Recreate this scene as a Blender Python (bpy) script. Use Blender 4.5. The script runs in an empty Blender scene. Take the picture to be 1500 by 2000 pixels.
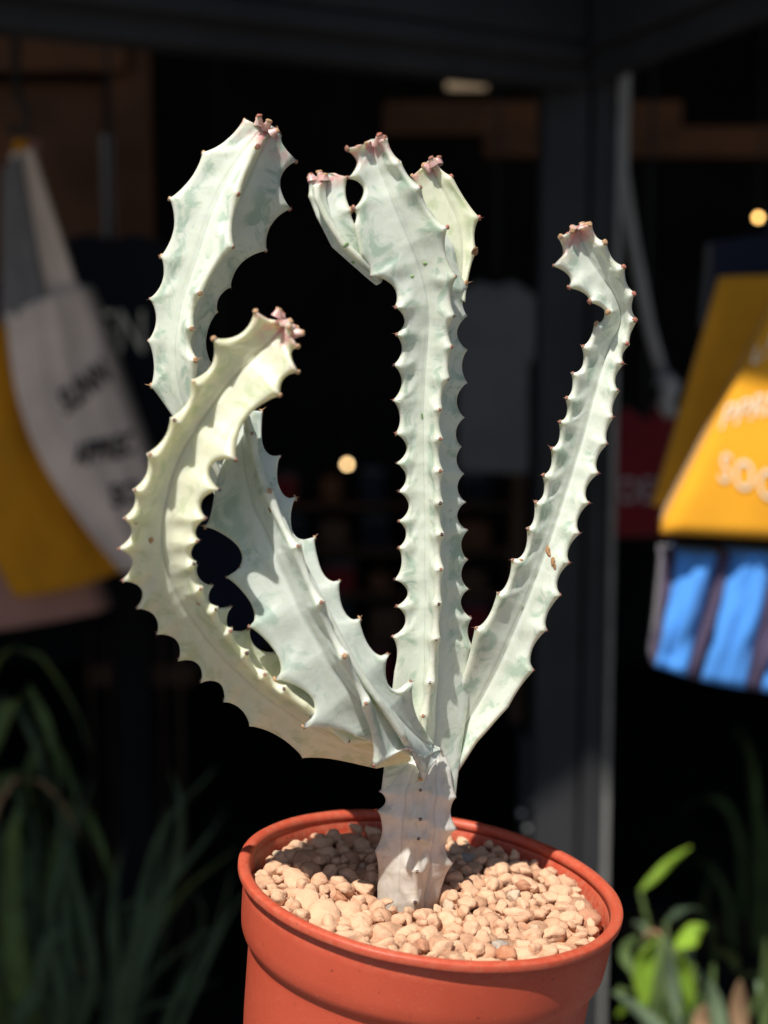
import bpy, bmesh, math, random
import numpy as np
from mathutils import Vector, Matrix, Euler, noise
random.seed(7)
rad = math.radians
SC = bpy.context.scene
COL = SC.collection

# ------------------------------------------------------------------ camera
F, W, H = 2800.0, 1500.0, 2000.0          # focal length and photo size in photo pixels
RIM = Vector((0, 0, 1.10))                # centre of the pot rim
PITCH = rad(7.4)
FWD = Vector((0, math.cos(PITCH), -math.sin(PITCH)))
RGT = Vector((1, 0, 0))
UPV = RGT.cross(FWD)
def ray(px, py): return FWD + RGT * ((px - W/2) / F) - UPV * ((py - H/2) / F)
CAM = RIM - ray(841, 1713) * 0.45
def at(px, py, dist):                     # pixel -> point on the vertical plane `dist` metres ahead of the camera
    r = ray(px, py); return CAM + r * (dist / r.y)
def pp(px, py, d=0.0):                    # pixel -> point d centimetres in front of the pot's own vertical plane
    return at(px, py, -CAM.y - d * 0.01)

cam = bpy.data.cameras.new('camera'); cam_o = bpy.data.objects.new('camera', cam); COL.objects.link(cam_o)
cam_o.location = CAM
cam_o.rotation_euler = (math.pi/2 - PITCH, 0, 0)
cam.sensor_fit = 'VERTICAL'; cam.sensor_height = 36.0; cam.lens = 36.0 * F / H
cam.clip_start = 0.01; cam.clip_end = 200
cam.dof.use_dof = True; cam.dof.focus_distance = 0.438; cam.dof.aperture_fstop = 8.6
SC.camera = cam_o

# ------------------------------------------------------------------ light
SUN_EL, SUN_AZ = rad(60), rad(207)        # azimuth measured from +Y towards +X: behind the camera, a little to its left
wd = bpy.data.worlds.new('World'); SC.world = wd; wd.use_nodes = True
nt = wd.node_tree
sky = nt.nodes.new('ShaderNodeTexSky'); sky.sky_type = 'NISHITA'; sky.sun_disc = False
sky.sun_elevation = SUN_EL; sky.sun_rotation = SUN_AZ
bg = nt.nodes['Background']; bg.inputs['Strength'].default_value = 0.068
nt.links.new(sky.outputs[0], bg.inputs[0])
sun = bpy.data.lights.new('sun', 'SUN'); sun.energy = 4.9; sun.angle = rad(0.55); sun.color = (1.0, 0.95, 0.86)
sun_o = bpy.data.objects.new('sun', sun); COL.objects.link(sun_o)
to_sun = Vector((math.sin(SUN_AZ)*math.cos(SUN_EL), math.cos(SUN_AZ)*math.cos(SUN_EL), math.sin(SUN_EL)))
sun_o.rotation_euler = to_sun.to_track_quat('Z', 'Y').to_euler(); sun_o.location = (-1, -3, 5)
SC.view_settings.view_transform = 'Standard'; SC.view_settings.look = 'None'
SC.view_settings.exposure = 0.15; SC.view_settings.gamma = 1.0

# ------------------------------------------------------------------ materials
def node_mat(name):
    m = bpy.data.materials.new(name); m.use_nodes = True
    return m, m.node_tree, m.node_tree.nodes['Principled BSDF']
def mixrgb(t, fac, a, b, mode='MIX'):
    n = t.nodes.new('ShaderNodeMix'); n.data_type = 'RGBA'; n.blend_type = mode
    for s, v in ((n.inputs['Factor'], fac), (n.inputs['A'], a), (n.inputs['B'], b)):
        if hasattr(v, 'is_output') or isinstance(v, bpy.types.NodeSocket): t.links.new(v, s)
        elif isinstance(v, (tuple, list)): s.default_value = (*v, 1) if len(v) == 3 else v
        else: s.default_value = v
    return n.outputs['Result']
def noise_tex(t, scale, detail=4, rough=.55, vec=None, dist=0.0):
    n = t.nodes.new('ShaderNodeTexNoise'); n.inputs['Scale'].default_value = scale
    n.inputs['Detail'].default_value = detail; n.inputs['Roughness'].default_value = rough; n.inputs['Distortion'].default_value = dist
    if vec is None:
        tc = t.nodes.new('ShaderNodeTexCoord'); vec = tc.outputs['Object']
    t.links.new(vec, n.inputs['Vector']); return n.outputs['Fac']
def ramp(t, src, lo, hi, a=0.0, b=1.0):
    n = t.nodes.new('ShaderNodeMapRange'); n.interpolation_type = 'SMOOTHSTEP'
    n.inputs['From Min'].default_value = lo; n.inputs['From Max'].default_value = hi
    n.inputs['To Min'].default_value = a; n.inputs['To Max'].default_value = b
    t.links.new(src, n.inputs['Value']); return n.outputs['Result']
def mul(t, a, b, op='MULTIPLY'):
    n = t.nodes.new('ShaderNodeMath'); n.operation = op
    for s, v in ((n.inputs[0], a), (n.inputs[1], b)):
        if isinstance(v, bpy.types.NodeSocket): t.links.new(v, s)
        else: s.default_value = v
    return n.outputs[0]
def attr(t, name):
    n = t.nodes.new('ShaderNodeAttribute'); n.attribute_name = name; return n.outputs['Fac']
def bump(t, p, h, strength, dist):
    n = t.nodes.new('ShaderNodeBump'); n.inputs['Strength'].default_value = strength; n.inputs['Distance'].default_value = dist
    t.links.new(h, n.inputs['Height']); t.links.new(n.outputs[0], p.inputs['Normal'])
def simple(name, col, rough=.7, var=.25, scale=20, spec=.3, bmp=0, bscale=200, metal=0, bdist=.001):
    m, t, p = node_mat(name)
    f = noise_tex(t, scale)
    dark = tuple(c*(1-var) for c in col); lite = tuple(min(1, c*(1+var*.6)) for c in col)
    t.links.new(mixrgb(t, ramp(t, f, .3, .7), dark, lite), p.inputs['Base Color'])
    p.inputs['Roughness'].default_value = rough; p.inputs['Specular IOR Level'].default_value = spec
    p.inputs['Metallic'].default_value = metal
    if bmp: bump(t, p, noise_tex(t, bscale, 5), bmp, bdist)
    return m
def cloth(name, col, trans=.0, weave=900):
    m, t, p = node_mat(name)
    f = noise_tex(t, 14, 5)
    t.links.new(mixrgb(t, ramp(t, f, .3, .7), tuple(c*.88 for c in col), tuple(min(1, c*1.06) for c in col)), p.inputs['Base Color'])
    p.inputs['Roughness'].default_value = .9; p.inputs['Specular IOR Level'].default_value = .15
    p.inputs['Sheen Weight'].default_value = .15
    bump(t, p, noise_tex(t, weave, 2), .25, .0006)
    return m
def emit(name, col, s):
    m, t, p = node_mat(name); p.inputs['Base Color'].default_value = (*col, 1)
    p.inputs['Emission Color'].default_value = (*col, 1); p.inputs['Emission Strength'].default_value = s
    return m

def skin(name, base, green, warm, woody=0.0, sss=.32):
    """ghost-white succulent skin: chalky white with grey-green marbling between the teeth, creamy ribs, pink young tips"""
    m, t, p = node_mat(name)
    edge, tooth, young, base_h = attr(t, 'edge'), attr(t, 'tooth'), attr(t, 'young'), attr(t, 'basal')
    n1 = noise_tex(t, 120, 5, .6, dist=1.2); n2 = noise_tex(t, 260, 4, .6, dist=.3); n3 = noise_tex(t, 900, 3, .6)
    c = mixrgb(t, ramp(t, n2, .35, .7), base, tuple(min(1, b*1.07) for b in base))
    g = mul(t, ramp(t, n1, .47, .63), ramp(t, edge, .15, .6))
    c = mixrgb(t, mul(t, g, .7), c, green)
    g2 = mul(t, ramp(t, n2, .6, .78), .28)
    c = mixrgb(t, g2, c, green)
    c = mixrgb(t, ramp(t, edge, .0, .06, .22, 0), c, tuple(g_*.8 for g_ in green))          # seam along the middle of each face
    c = mixrgb(t, mul(t, ramp(t, edge, .9, 1.0), .5), c, warm)                       # creamy rib edge
    c = mixrgb(t, mul(t, mul(t, ramp(t, edge, .82, 1.0), ramp(t, tooth, .75, 1.0)), .55), c, (.62, .40, .33))
    c = mixrgb(t, mul(t, ramp(t, young, .35, 1.0), ramp(t, n2, .40, .60)), c, (.68, .32, .31))
    if woody:
        w = mul(t, base_h, ramp(t, n1, .2, .75, .35, 1.0)); c = mixrgb(t, mul(t, w, woody), c, (.34, .22, .14))
    t.links.new(c, p.inputs['Base Color'])
    p.inputs['Roughness'].default_value = .38; p.inputs['Specular IOR Level'].default_value = .5
    p.inputs['Subsurface Weight'].default_value = sss
    p.inputs['Subsurface Radius'].default_value = (1.0, .85, .38); p.inputs['Subsurface Scale'].default_value = .006
    h = mul(t, mul(t, n2, 1.0), mul(t, n3, .35), 'ADD')
    bump(t, p, h, .22, .0006)
    return m

M = {}
M['skin_white'] = skin('skin_white', (.71, .755, .645), (.33, .47, .36), (.78, .75, .60))
M['skin_cream'] = skin('skin_cream', (.72, .715, .53), (.50, .57, .34), (.80, .75, .52), sss=.5)
M['skin_grey'] = skin('skin_grey', (.65, .70, .62), (.37, .49, .41), (.76, .75, .62))
M['skin_trunk'] = skin('skin_trunk', (.74, .71, .64), (.58, .58, .50), (.68, .60, .50), .7)
M['skin_pale'] = skin('skin_pale', (.75, .77, .57), (.52, .60, .38), (.80, .74, .52), sss=.45)
M['bud'] = skin('bud_skin', (.68, .50, .44), (.62, .36, .33), (.62, .28, .26))
M['thorn_dark'] = simple('thorn_dark', (.11, .055, .05), .6, .4, 700)
M['thorn_brown'] = simple('thorn_brown', (.36, .17, .12), .6, .4, 700)
M['thorn_tan'] = simple('thorn_tan', (.52, .32, .18), .65, .4, 700)
M['thorn_red'] = simple('thorn_red', (.44, .17, .12), .5, .35, 700)
M['scar'] = simple('scar', (.42, .24, .12), .8, .4, 900, bmp=.5, bscale=900)
M['pot'] = None
M['green_mark'] = simple('green_mark', (.24, .38, .16), .6, .3, 500)
M['soil'] = simple('soil', (.10, .06, .04), .95, .5, 150, bmp=.6, bscale=300)
M['frame'] = simple('frame_paint', (.040, .041, .045), .6, .2, 6, spec=.05)
M['strip'] = simple('grey_strip', (.24, .24, .23), .55, .2, 30)
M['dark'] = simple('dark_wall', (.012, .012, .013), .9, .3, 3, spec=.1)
M['canopy'] = simple('canopy_paint', (.06, .06, .06), .8, .2, 3)
M['brown'] = simple('brown_board', (.12, .048, .02), .7, .35, 6)
M['wood'] = simple('slat_wood', (.09, .05, .03), .8, .35, 8)
M['paving'] = simple('paving', (.16, .15, .14), .9, .3, 5, bmp=.3, bscale=60)
M['screw'] = simple('screw_glint', (.85, .85, .83), .4, .1, 50)  # near-white colour stands in for the sun's glint on metal heads
M['hook'] = simple('hook_metal', (.06, .06, .06), .6, .2, 50, metal=1.0)
M['cream'] = cloth('cream_canvas', (.82, .66, .56))
M['greycloth'] = cloth('grey_canvas', (.20, .19, .19))
M['mustard'] = cloth('mustard_canvas', (.64, .27, .012))
M['yellow'] = cloth('yellow_canvas', (.80, .36, .022))
M['pink'] = cloth('pink_canvas', (.44, .23, .19))
M['navy'] = cloth('navy_cloth', (.012, .013, .020))
M['navyblue'] = cloth('navy_blue', (.014, .018, .036))
M['red'] = cloth('red_cloth', (.17, .014, .02))
M['shirt'] = cloth('shirt_cloth', (.17, .17, .18))
M['blue'] = cloth('blue_canvas', (.09, .33, .88))
M['purple'] = cloth('purple_canvas', (.085, .065, .12))
M['ink_black'] = simple('ink_black', (.015, .015, .022), .9, .1)
M['ink_white'] = simple('ink_white', (.80, .74, .60), .9, .1)
M['ink_cream'] = simple('ink_cream', (.8, .74, .6), .9, .1)
M['ink_grey'] = simple('ink_grey', (.42, .36, .38), .9, .1)
M['rope'] = cloth('rope', (.42, .41, .40))
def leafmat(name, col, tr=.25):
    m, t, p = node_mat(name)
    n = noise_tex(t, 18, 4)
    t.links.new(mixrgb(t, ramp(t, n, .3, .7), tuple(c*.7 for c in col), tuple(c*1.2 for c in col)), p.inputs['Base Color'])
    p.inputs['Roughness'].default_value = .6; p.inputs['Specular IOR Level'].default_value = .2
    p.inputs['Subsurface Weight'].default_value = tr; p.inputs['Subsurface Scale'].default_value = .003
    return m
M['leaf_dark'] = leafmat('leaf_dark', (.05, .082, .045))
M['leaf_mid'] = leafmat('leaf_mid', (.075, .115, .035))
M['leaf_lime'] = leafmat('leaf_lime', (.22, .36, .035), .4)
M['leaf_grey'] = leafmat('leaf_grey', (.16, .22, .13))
M['leaf_dry'] = leafmat('leaf_dry', (.26, .16, .09))

def pot_mat():
    m, t, p = node_mat('terracotta_plastic')
    n = noise_tex(t, 40, 5); n2 = noise_tex(t, 1500, 2); n3 = noise_tex(t, 420, 4, .7)
    c = mixrgb(t, ramp(t, n, .25, .75), (.51, .078, .040), (.57, .094, .048))
    c = mixrgb(t, mul(t, ramp(t, n3, .68, .76), .55), c, (.68, .22, .13))          # pale scuffs
    c = mixrgb(t, mul(t, ramp(t, n2, .69, .74), .4), c, (.75, .42, .26))           # dust specks
    c = mixrgb(t, mul(t, ramp(t, noise_tex(t, 620, 2), .72, .75), .9), c, (.10, .03, .02))
    c = mixrgb(t, mul(t, attr(t, 'dusty'), ramp(t, n3, .4, .62, 0, .35)), c, (.62, .36, .22))
    t.links.new(c, p.inputs['Base Color'])
    t.links.new(ramp(t, n3, .3, .8, .38, .58), p.inputs['Roughness'])
    p.inputs['Specular IOR Level'].default_value = .38
    p.inputs['Subsurface Weight'].default_value = .08; p.inputs['Subsurface Scale'].default_value = .002
    bump(t, p, mul(t, n2, mul(t, n3, .8), 'ADD'), .12, .0004)
    return m
M['pot'] = pot_mat()
def peb_mat(name, c1, c2, c3):
    m, t, p = node_mat(name)
    oi = t.nodes.new('ShaderNodeObjectInfo')
    n = noise_tex(t, 1.3, 5, .6); n2 = noise_tex(t, 5.0, 6, .7)
    c = mixrgb(t, oi.outputs['Random'], c1, c2)
    c = mixrgb(t, mul(t, ramp(t, n, .4, .7), .55), c, c3)
    c = mixrgb(t, mul(t, ramp(t, n2, .66, .78), .4), c, (.24, .13, .09))
    t.links.new(c, p.inputs['Base Color'])
    p.inputs['Roughness'].default_value = .92; p.inputs['Specular IOR Level'].default_value = .2
    bump(t, p, mul(t, n2, mul(t, n, .9), 'ADD'), .5, .0008)
    return m
M['pebble'] = peb_mat('pebble_tan', (.76, .475, .305), (.64, .375, .235), (.80, .54, .365))
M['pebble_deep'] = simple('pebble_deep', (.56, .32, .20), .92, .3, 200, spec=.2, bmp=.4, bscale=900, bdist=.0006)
M['pebble_pale'] = peb_mat('pebble_pale', (.62, .47, .34), (.62, .44, .30), (.68, .54, .40))
M['pebble_grey'] = peb_mat('pebble_grey', (.40, .34, .29), (.45, .38, .32), (.70, .60, .48))
M['pebble_rust'] = peb_mat('pebble_rust', (.52, .22, .12), (.50, .25, .16), (.60, .34, .2))

# ------------------------------------------------------------------ object helpers
ORG = {}
def props(o, label=None, cat=None, group=None, kind=None):
    if label: o['label'] = label
    if cat: o['category'] = cat
    if group: o['group'] = group
    if kind: o['kind'] = kind
    return o
def empty(name, loc, label, cat, group=None):
    o = bpy.data.objects.new(name, None); o.empty_display_size = .02; COL.objects.link(o); o.location = loc
    ORG[o] = Vector(loc); return props(o, label, cat, group)
def mk(name, verts, faces, mat, parent=None, smooth=True, loc=None):
    """verts are world positions; the object's origin is its parent's origin, or loc"""
    org = ORG[parent] if parent is not None else Vector(loc if loc is not None else (0, 0, 0))
    me = bpy.data.meshes.new(name)
    me.from_pydata([tuple(Vector(v) - org) for v in verts], [], faces); me.update()
    if smooth: me.shade_smooth()
    if mat is not None: me.materials.append(mat)
    o = bpy.data.objects.new(name, me); COL.objects.link(o)
    if parent is not None: o.parent = parent
    else: o.location = org
    ORG[o] = org
    return o
def fix_normals(o):
    bm = bmesh.new(); bm.from_mesh(o.data); bmesh.ops.recalc_face_normals(bm, faces=bm.faces[:]); bm.to_mesh(o.data); bm.free()
def boxv(c0, c1):
    x0, y0, z0 = c0; x1, y1, z1 = c1
    return [Vector(p) for p in ((x0,y0,z0),(x1,y0,z0),(x1,y1,z0),(x0,y1,z0),(x0,y0,z1),(x1,y0,z1),(x1,y1,z1),(x0,y1,z1))]
BOXF = [(0,3,2,1),(4,5,6,7),(0,1,5,4),(1,2,6,5),(2,3,7,6),(3,0,4,7)]
def bevel(o, w, seg=2):
    bm = bmesh.new(); bm.from_mesh(o.data)
    bmesh.ops.bevel(bm, geom=bm.edges[:], offset=w, segments=seg, affect='EDGES', profile=.5)
    bm.to_mesh(o.data); bm.free(); return o
def box(name, c0, c1, mat, parent=None, bev=.004, loc=None):
    o = mk(name, boxv(c0, c1), BOXF, mat, parent, smooth=False, loc=loc)
    if bev: bevel(o, bev)
    return o
def hexa(name, pts, mat, parent=None, bev=.004, loc=None):           # box from 8 corners: 4 front then 4 back
    o = mk(name, pts, [(0,1,2,3),(7,6,5,4),(0,4,5,1),(1,5,6,2),(2,6,7,3),(3,7,4,0)], mat, parent, False, loc)
    fix_normals(o)
    if bev: bevel(o, bev)
    return o
def tube(name, pts, r, mat, parent=None, seg=10, loc=None, taper=None):
    pts = [Vector(p) for p in pts]; V, Fc = [], []
    for i, p in enumerate(pts):
        t = (pts[min(i+1, len(pts)-1)] - pts[max(i-1, 0)]).normalized()
        u = t.orthogonal().normalized() if abs(t.y) > .9 else t.cross(Vector((0, 1, 0))).normalized(); v = t.cross(u)
        rr = r if taper is None else r * (1 + (taper - 1) * i / (len(pts)-1))
        for k in range(seg):
            a = 2*math.pi*k/seg; V.append(p + (u*math.cos(a) + v*math.sin(a))*rr)
    n = len(pts)
    for i in range(n-1):
        for k in range(seg):
            k2 = (k+1) % seg; Fc.append((i*seg+k, i*seg+k2, (i+1)*seg+k2, (i+1)*seg+k))
    Fc.append(tuple(reversed(range(seg)))); Fc.append(tuple((n-1)*seg+k for k in range(seg)))
    o = mk(name, V, Fc, mat, parent, loc=loc); fix_normals(o); return o
def lathe(name, prof, mat, parent, xf, seg=96, close=False):
    V, Fc = [], []; n = len(prof)
    for k in range(seg):
        a = 2*math.pi*k/seg
        for r, z in prof: V.append(xf @ Vector((r*math.cos(a), r*math.sin(a), z)))
    for k in range(seg):
        k2 = (k+1) % seg
        for i in range(n-1 if not close else n):
            j = (i+1) % n
            Fc.append((k*n+i, k2*n+i, k2*n+j, k*n+j))
    return mk(name, V, Fc, mat, parent)

# ------------------------------------------------------------------ the setting: paving, shop shell, canopy
def struct(o): o['kind'] = 'structure'; return o
box_g = box('paving', (-8, -8, -.1), (8, 8, 0), M['paving'], None, 0); struct(box_g)
cy = CAM.y; cz = CAM.z
DP = 1.87                                  # distance of the window corner from the camera
corner = at(1140, 600, DP)
back_y = cy + 5.2
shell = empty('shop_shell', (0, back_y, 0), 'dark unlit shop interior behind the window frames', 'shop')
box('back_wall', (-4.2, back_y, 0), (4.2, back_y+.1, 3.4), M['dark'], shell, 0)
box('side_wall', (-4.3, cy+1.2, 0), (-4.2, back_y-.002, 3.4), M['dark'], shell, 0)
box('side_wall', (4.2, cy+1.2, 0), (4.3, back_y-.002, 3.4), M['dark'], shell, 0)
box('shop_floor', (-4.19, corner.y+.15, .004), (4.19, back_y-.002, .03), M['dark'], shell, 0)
# canopy roof: its edge comes nearer on the left, so the left side stays in shade
zc = cz + 1.42
px = [(-4.3, back_y), (4.3, back_y), (4.3, cy+.41), (-.05, cy+.41), (-.18, cy+.44), (-.25, cy+.84), (-.38, cy+.80), (-.60, cy+.30), (-.85, cy-.15), (-4.3, cy-.9)]
V = [Vector((x, y, zc)) for x, y in px] + [Vector((x, y, zc+.08)) for x, y in px]; n = len(px)
cano = mk('canopy_roof', V, [tuple(range(n)), tuple(reversed(range(n, 2*n)))] + [(i, (i+1) % n, n+(i+1) % n, n+i) for i in range(n)], M['canopy'], None, False)
fix_normals(cano); props(cano, 'dark canopy roof over the shop front, above the picture', 'canopy')

# window frame corner
wf = empty('window_frame', (corner.x, corner.y, 0), 'dark painted corner post and beams of the shop window frame', 'window frame')
def slab(name, x0, x1, dist, y0, y1, depth, mat, bev=.004):
    """upright board: pixel columns x0..x1 measured at row 600, from row y0 to row y1"""
    a, b = at(x0, 600, dist), at(x1, 600, dist); zt, zb = at(x0, y0, dist).z, at(x0, y1, dist).z
    return box(name, (a.x, a.y, max(zb, .005)), (b.x, a.y+depth, zt), mat, wf, bev)
slab('post_face', 1056, 1146, DP, 118, 4000, .07, M['frame'])
slab('post_groove', 1147, 1152, DP+.012, 118, 4000, .05, M['dark'], 0)
slab('post_return', 1153, 1198, DP-.004, 118, 4000, .075, M['frame'])
slab('glazing_strip', 1200, 1211, DP-.012, 150, 4000, .03, M['strip'], .001)
slab('door_jamb', 1030, 1055, DP+.03, 1440, 4000, .05, M['frame'])
def beam(name, p0, p1, h, dep, mat):
    (x0, y0, d0), (x1, y1, d1) = p0, p1
    a, b = at(x0, y0, d0), at(x1, y1, d1)
    back = Vector((0, dep, 0)); up = Vector((0, 0, h))
    return hexa(name, [a, b, b+up, a+up, a+back, b+back, b+up+back, a+up+back], mat, wf)
beam('head_beam', (-300, 20, 1.36), (1150, 172, DP-.01), .05, .06, M['frame'])
beam('head_moulding', (-300, -52, 1.33), (1150, 122, DP-.03), .024, .05, M['frame'])
beam('head_board', (-300, -110, 1.34), (1150, 78, DP-.04), .12, .05, M['frame'])
beam('side_beam', (1150, 165, DP-.012), (1900, -120, 1.25), .06, .06, M['frame'])
beam('side_board', (1150, 100, DP-.03), (1900, -210, 1.22), .15, .05, M['frame'])
screw0 = None
for (sx, sy) in ((1042, 1567), (1019, 1588), (1030, 1618), (1128, 131)):
    c = at(sx, sy, DP-.006 if sx > 1056 else DP+.02); V = []; Fc = []
    for j in range(4):
        for k in range(8):
            rr = .0038*math.cos(j*.45); V.append(c + Vector((rr*math.cos(k*math.pi/4), -.0022*math.sin(j*.45), rr*math.sin(k*math.pi/4))))
    for j in range(3):
        for k in range(8): Fc.append((j*8+k, j*8+(k+1) % 8, (j+1)*8+(k+1) % 8, (j+1)*8+k))
    Fc.append(tuple(24+k for k in range(8)))
    mk('screw', V, Fc, M['screw'], wf)

# ------------------------------------------------------------------ pot, tilted a little to the right
TILT = rad(7.3)
RT = Matrix.Rotation(TILT, 4, 'Y')
PUP = RT @ Vector((0, 0, 1))
PX = Matrix.Translation(RIM) @ RT          # pot frame, z = 0 at the rim
mm = .001
pot = empty('plant_pot', RIM - PUP*.098, 'round terracotta-orange plastic pot holding the cactus', 'pot')
R0 = 60.4
body = [(57.3,-2.2),(57.9,-3.1),(58.35,-3.9),(58.2,-8),(57.95,-12),(57.7,-16),(57.3,-19.4),(56.6,-21.2),(55.6,-22.4),(54.6,-22.9),(54.35,-23.6),(54.3,-26),
        (53.2,-48),(51.5,-70),(50,-90),(49.4,-95.5),(47.5,-97.8),(44,-98),(20,-97),(.5,-97),(.5,-95.4),(30,-95.4),(47,-94),(48.6,-70),(51.4,-40),(52.8,-30),(55.0,-16),(56.15,-6),(56.6,-2.9),(57.0,-2.4)]
rim = [(56.5,-3.2),(56.75,-1.1),(57.15,-.3),(57.9,.1),(58.8,.18),(59.6,.08),(60.25,-.15),(60.45,-.5),(60.42,-2.0),(60.3,-2.4),(60.05,-2.6),(59.3,-2.65),(58.2,-2.7)]
ob = lathe('pot_body', [(r*mm, z*mm) for r, z in body], M['pot'], pot, PX, 128, close=True)
orm = lathe('pot_rim', [(r*mm, z*mm) for r, z in rim], M['pot'], pot, PX, 128, close=True)
for o in (ob, orm):
    fix_normals(o); me = o.data; A = me.attributes.new('dusty', 'FLOAT', 'POINT')
    inv = PX.inverted()
    for i, v in enumerate(me.vertices):
        q = inv @ (v.co + ORG[o]); r = math.hypot(q.x, q.y)
        A.data[i].value = 1.0 if (r < .0562 and q.z > -.018) else (.35 if q.z > -.005 else 0)
        if o is orm and r > .0570:                             # slightly uneven moulded lip
            w = noise.noise(Vector((q.x*60, q.y*60, 3))) * .00022; v.co += PUP*w
st = empty('display_stand', (RIM.x - PUP.x*.12, 0, 0), 'narrow wooden display stand hidden under the pot', 'stand')
tb = [PX @ Vector((sx*.043, sy*.043, -.098-dz)) for dz in (.016, .0) for sx, sy in ((-1,-1),(1,-1),(1,1),(-1,1))]
o = mk('top_board', tb, BOXF, M['wood'], st, False); bevel(o, .002)
zt = (RIM - PUP*.1141).z - .0075
box('stand_post', (st.location.x-.03, -.03, .02), (st.location.x+.03, .03, zt), M['wood'], st, .002)
box('stand_foot', (st.location.x-.13, -.13, .001), (st.location.x+.13, .13, .0195), M['wood'], st, .003)

# ------------------------------------------------------------------ gravel
GZ = -.0125                                # mean gravel level below the rim
soil = lathe('gravel_bed', [(.0003, -.0235), (.02, -.023), (.04, -.0235), (.0540, -.0238)], M['soil'], None, PX, 48)
soil.location = (0, 0, 0)
props(soil, 'bed of tan pebbles filling the top of the pot', 'gravel')
pm = []
for v in range(12):                        # twelve pebble shapes
    bm = bmesh.new(); bmesh.ops.create_icosphere(bm, subdivisions=3, radius=1)
    off = Vector((v*7.3, v*3.1, v*5.7))
    planes = [(Vector((random.gauss(0, 1), random.gauss(0, 1), random.gauss(0, 1))).normalized(), random.uniform(.58, .92)) for _ in range(8)]
    for q in bm.verts:
        d = q.co.normalized(); r = 1.0
        for nrm, h in planes:                                  # worn facets
            c = d.dot(nrm)
            if c > .2:
                x_ = h/c; r = min(r, x_) if r-x_ > .12 else (r+x_ - math.sqrt((r-x_)**2+.006))/2
        r *= 1 + .24*noise.noise(d*1.5+off) + .15*noise.noise(d*3.4+off) + .08*noise.noise(d*7+off) + .04*noise.noise(d*14+off)
        q.co = d*r
    me = bpy.data.meshes.new('pebble'); bm.to_mesh(me); bm.free(); me.shade_smooth(); pm.append(me)
rng = random.Random(11)
placed = []                                # x, y, z, r (spheres in the pot frame)
def stem_r(x, y):                          # keep the trunk free
    return math.hypot(x - TRX, y - TRY)
TRX, TRY = (PX.inverted() @ pp(800, 1770, .2)).to_2d()
def drop(r, nc, zmin):
    best = None
    for _ in range(nc):
        a = rng.uniform(0, 2*math.pi); q = math.sqrt(rng.random())*(.0548 - r*.9); x, y = q*math.cos(a), q*math.sin(a)
        if stem_r(x, y) < .0105 + r*.7: continue
        z = zmin
        for (X, Y, Z, R) in placed:
            dd = (x-X)**2 + (y-Y)**2; s = (r+R)*.86
            if dd < s*s: z = max(z, Z + math.sqrt(s*s-dd))
        if best is None or z < best[2]: best = (x, y, z, r)
    if best: placed.append(best)
for i in range(1900):
    r = rng.choice((.0016, .0023, .0029, .0034, .0038, .0043, .0049, .0058)) * rng.uniform(.92, 1.1)
    k = len(placed); drop(r, 26, -.0190)
    if len(placed) > k and placed[-1][2] + placed[-1][3] > -.0022 : placed.pop()
# the ones that show: topmost first
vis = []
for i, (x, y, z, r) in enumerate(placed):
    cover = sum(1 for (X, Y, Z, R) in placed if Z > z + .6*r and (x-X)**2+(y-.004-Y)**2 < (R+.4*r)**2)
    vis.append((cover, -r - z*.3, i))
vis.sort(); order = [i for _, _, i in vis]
def pebble_tf(i):
    x, y, z, r = placed[i]
    s = (r*rng.uniform(1.05, 1.55), r*rng.uniform(.9, 1.2), r*rng.uniform(.8, 1.1))
    e = Euler((rng.uniform(-.7, .7), rng.uniform(-.7, .7), rng.uniform(0, 6.28)))
    return Matrix.LocRotScale(Vector((x, y, z)), e, Vector(s))
mats = ['pebble']*30 + ['pebble_rust', 'pebble_pale', 'pebble']
shared = {}
for q, i in enumerate(order[:300]):
    mname = rng.choice(mats)
    if q % 140 == 17: mname = 'pebble_grey'
    key = (rng.randrange(12), mname)
    if key not in shared:
        me = pm[key[0]].copy(); me.materials.append(M[mname]); shared[key] = me
    o = bpy.data.objects.new('pebble', shared[key]); COL.objects.link(o); o.parent = soil
    o.matrix_local = PX @ pebble_tf(i)
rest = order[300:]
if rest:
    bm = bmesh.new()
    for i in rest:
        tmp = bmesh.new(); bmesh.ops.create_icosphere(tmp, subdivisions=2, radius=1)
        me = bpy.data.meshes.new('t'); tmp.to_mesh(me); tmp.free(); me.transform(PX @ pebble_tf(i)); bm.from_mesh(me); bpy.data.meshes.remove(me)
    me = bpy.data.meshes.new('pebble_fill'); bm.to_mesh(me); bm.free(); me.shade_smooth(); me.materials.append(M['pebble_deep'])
    o = bpy.data.objects.new('pebble_fill', me); COL.objects.link(o); o.parent = soil; o['kind'] = 'stuff'

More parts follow.
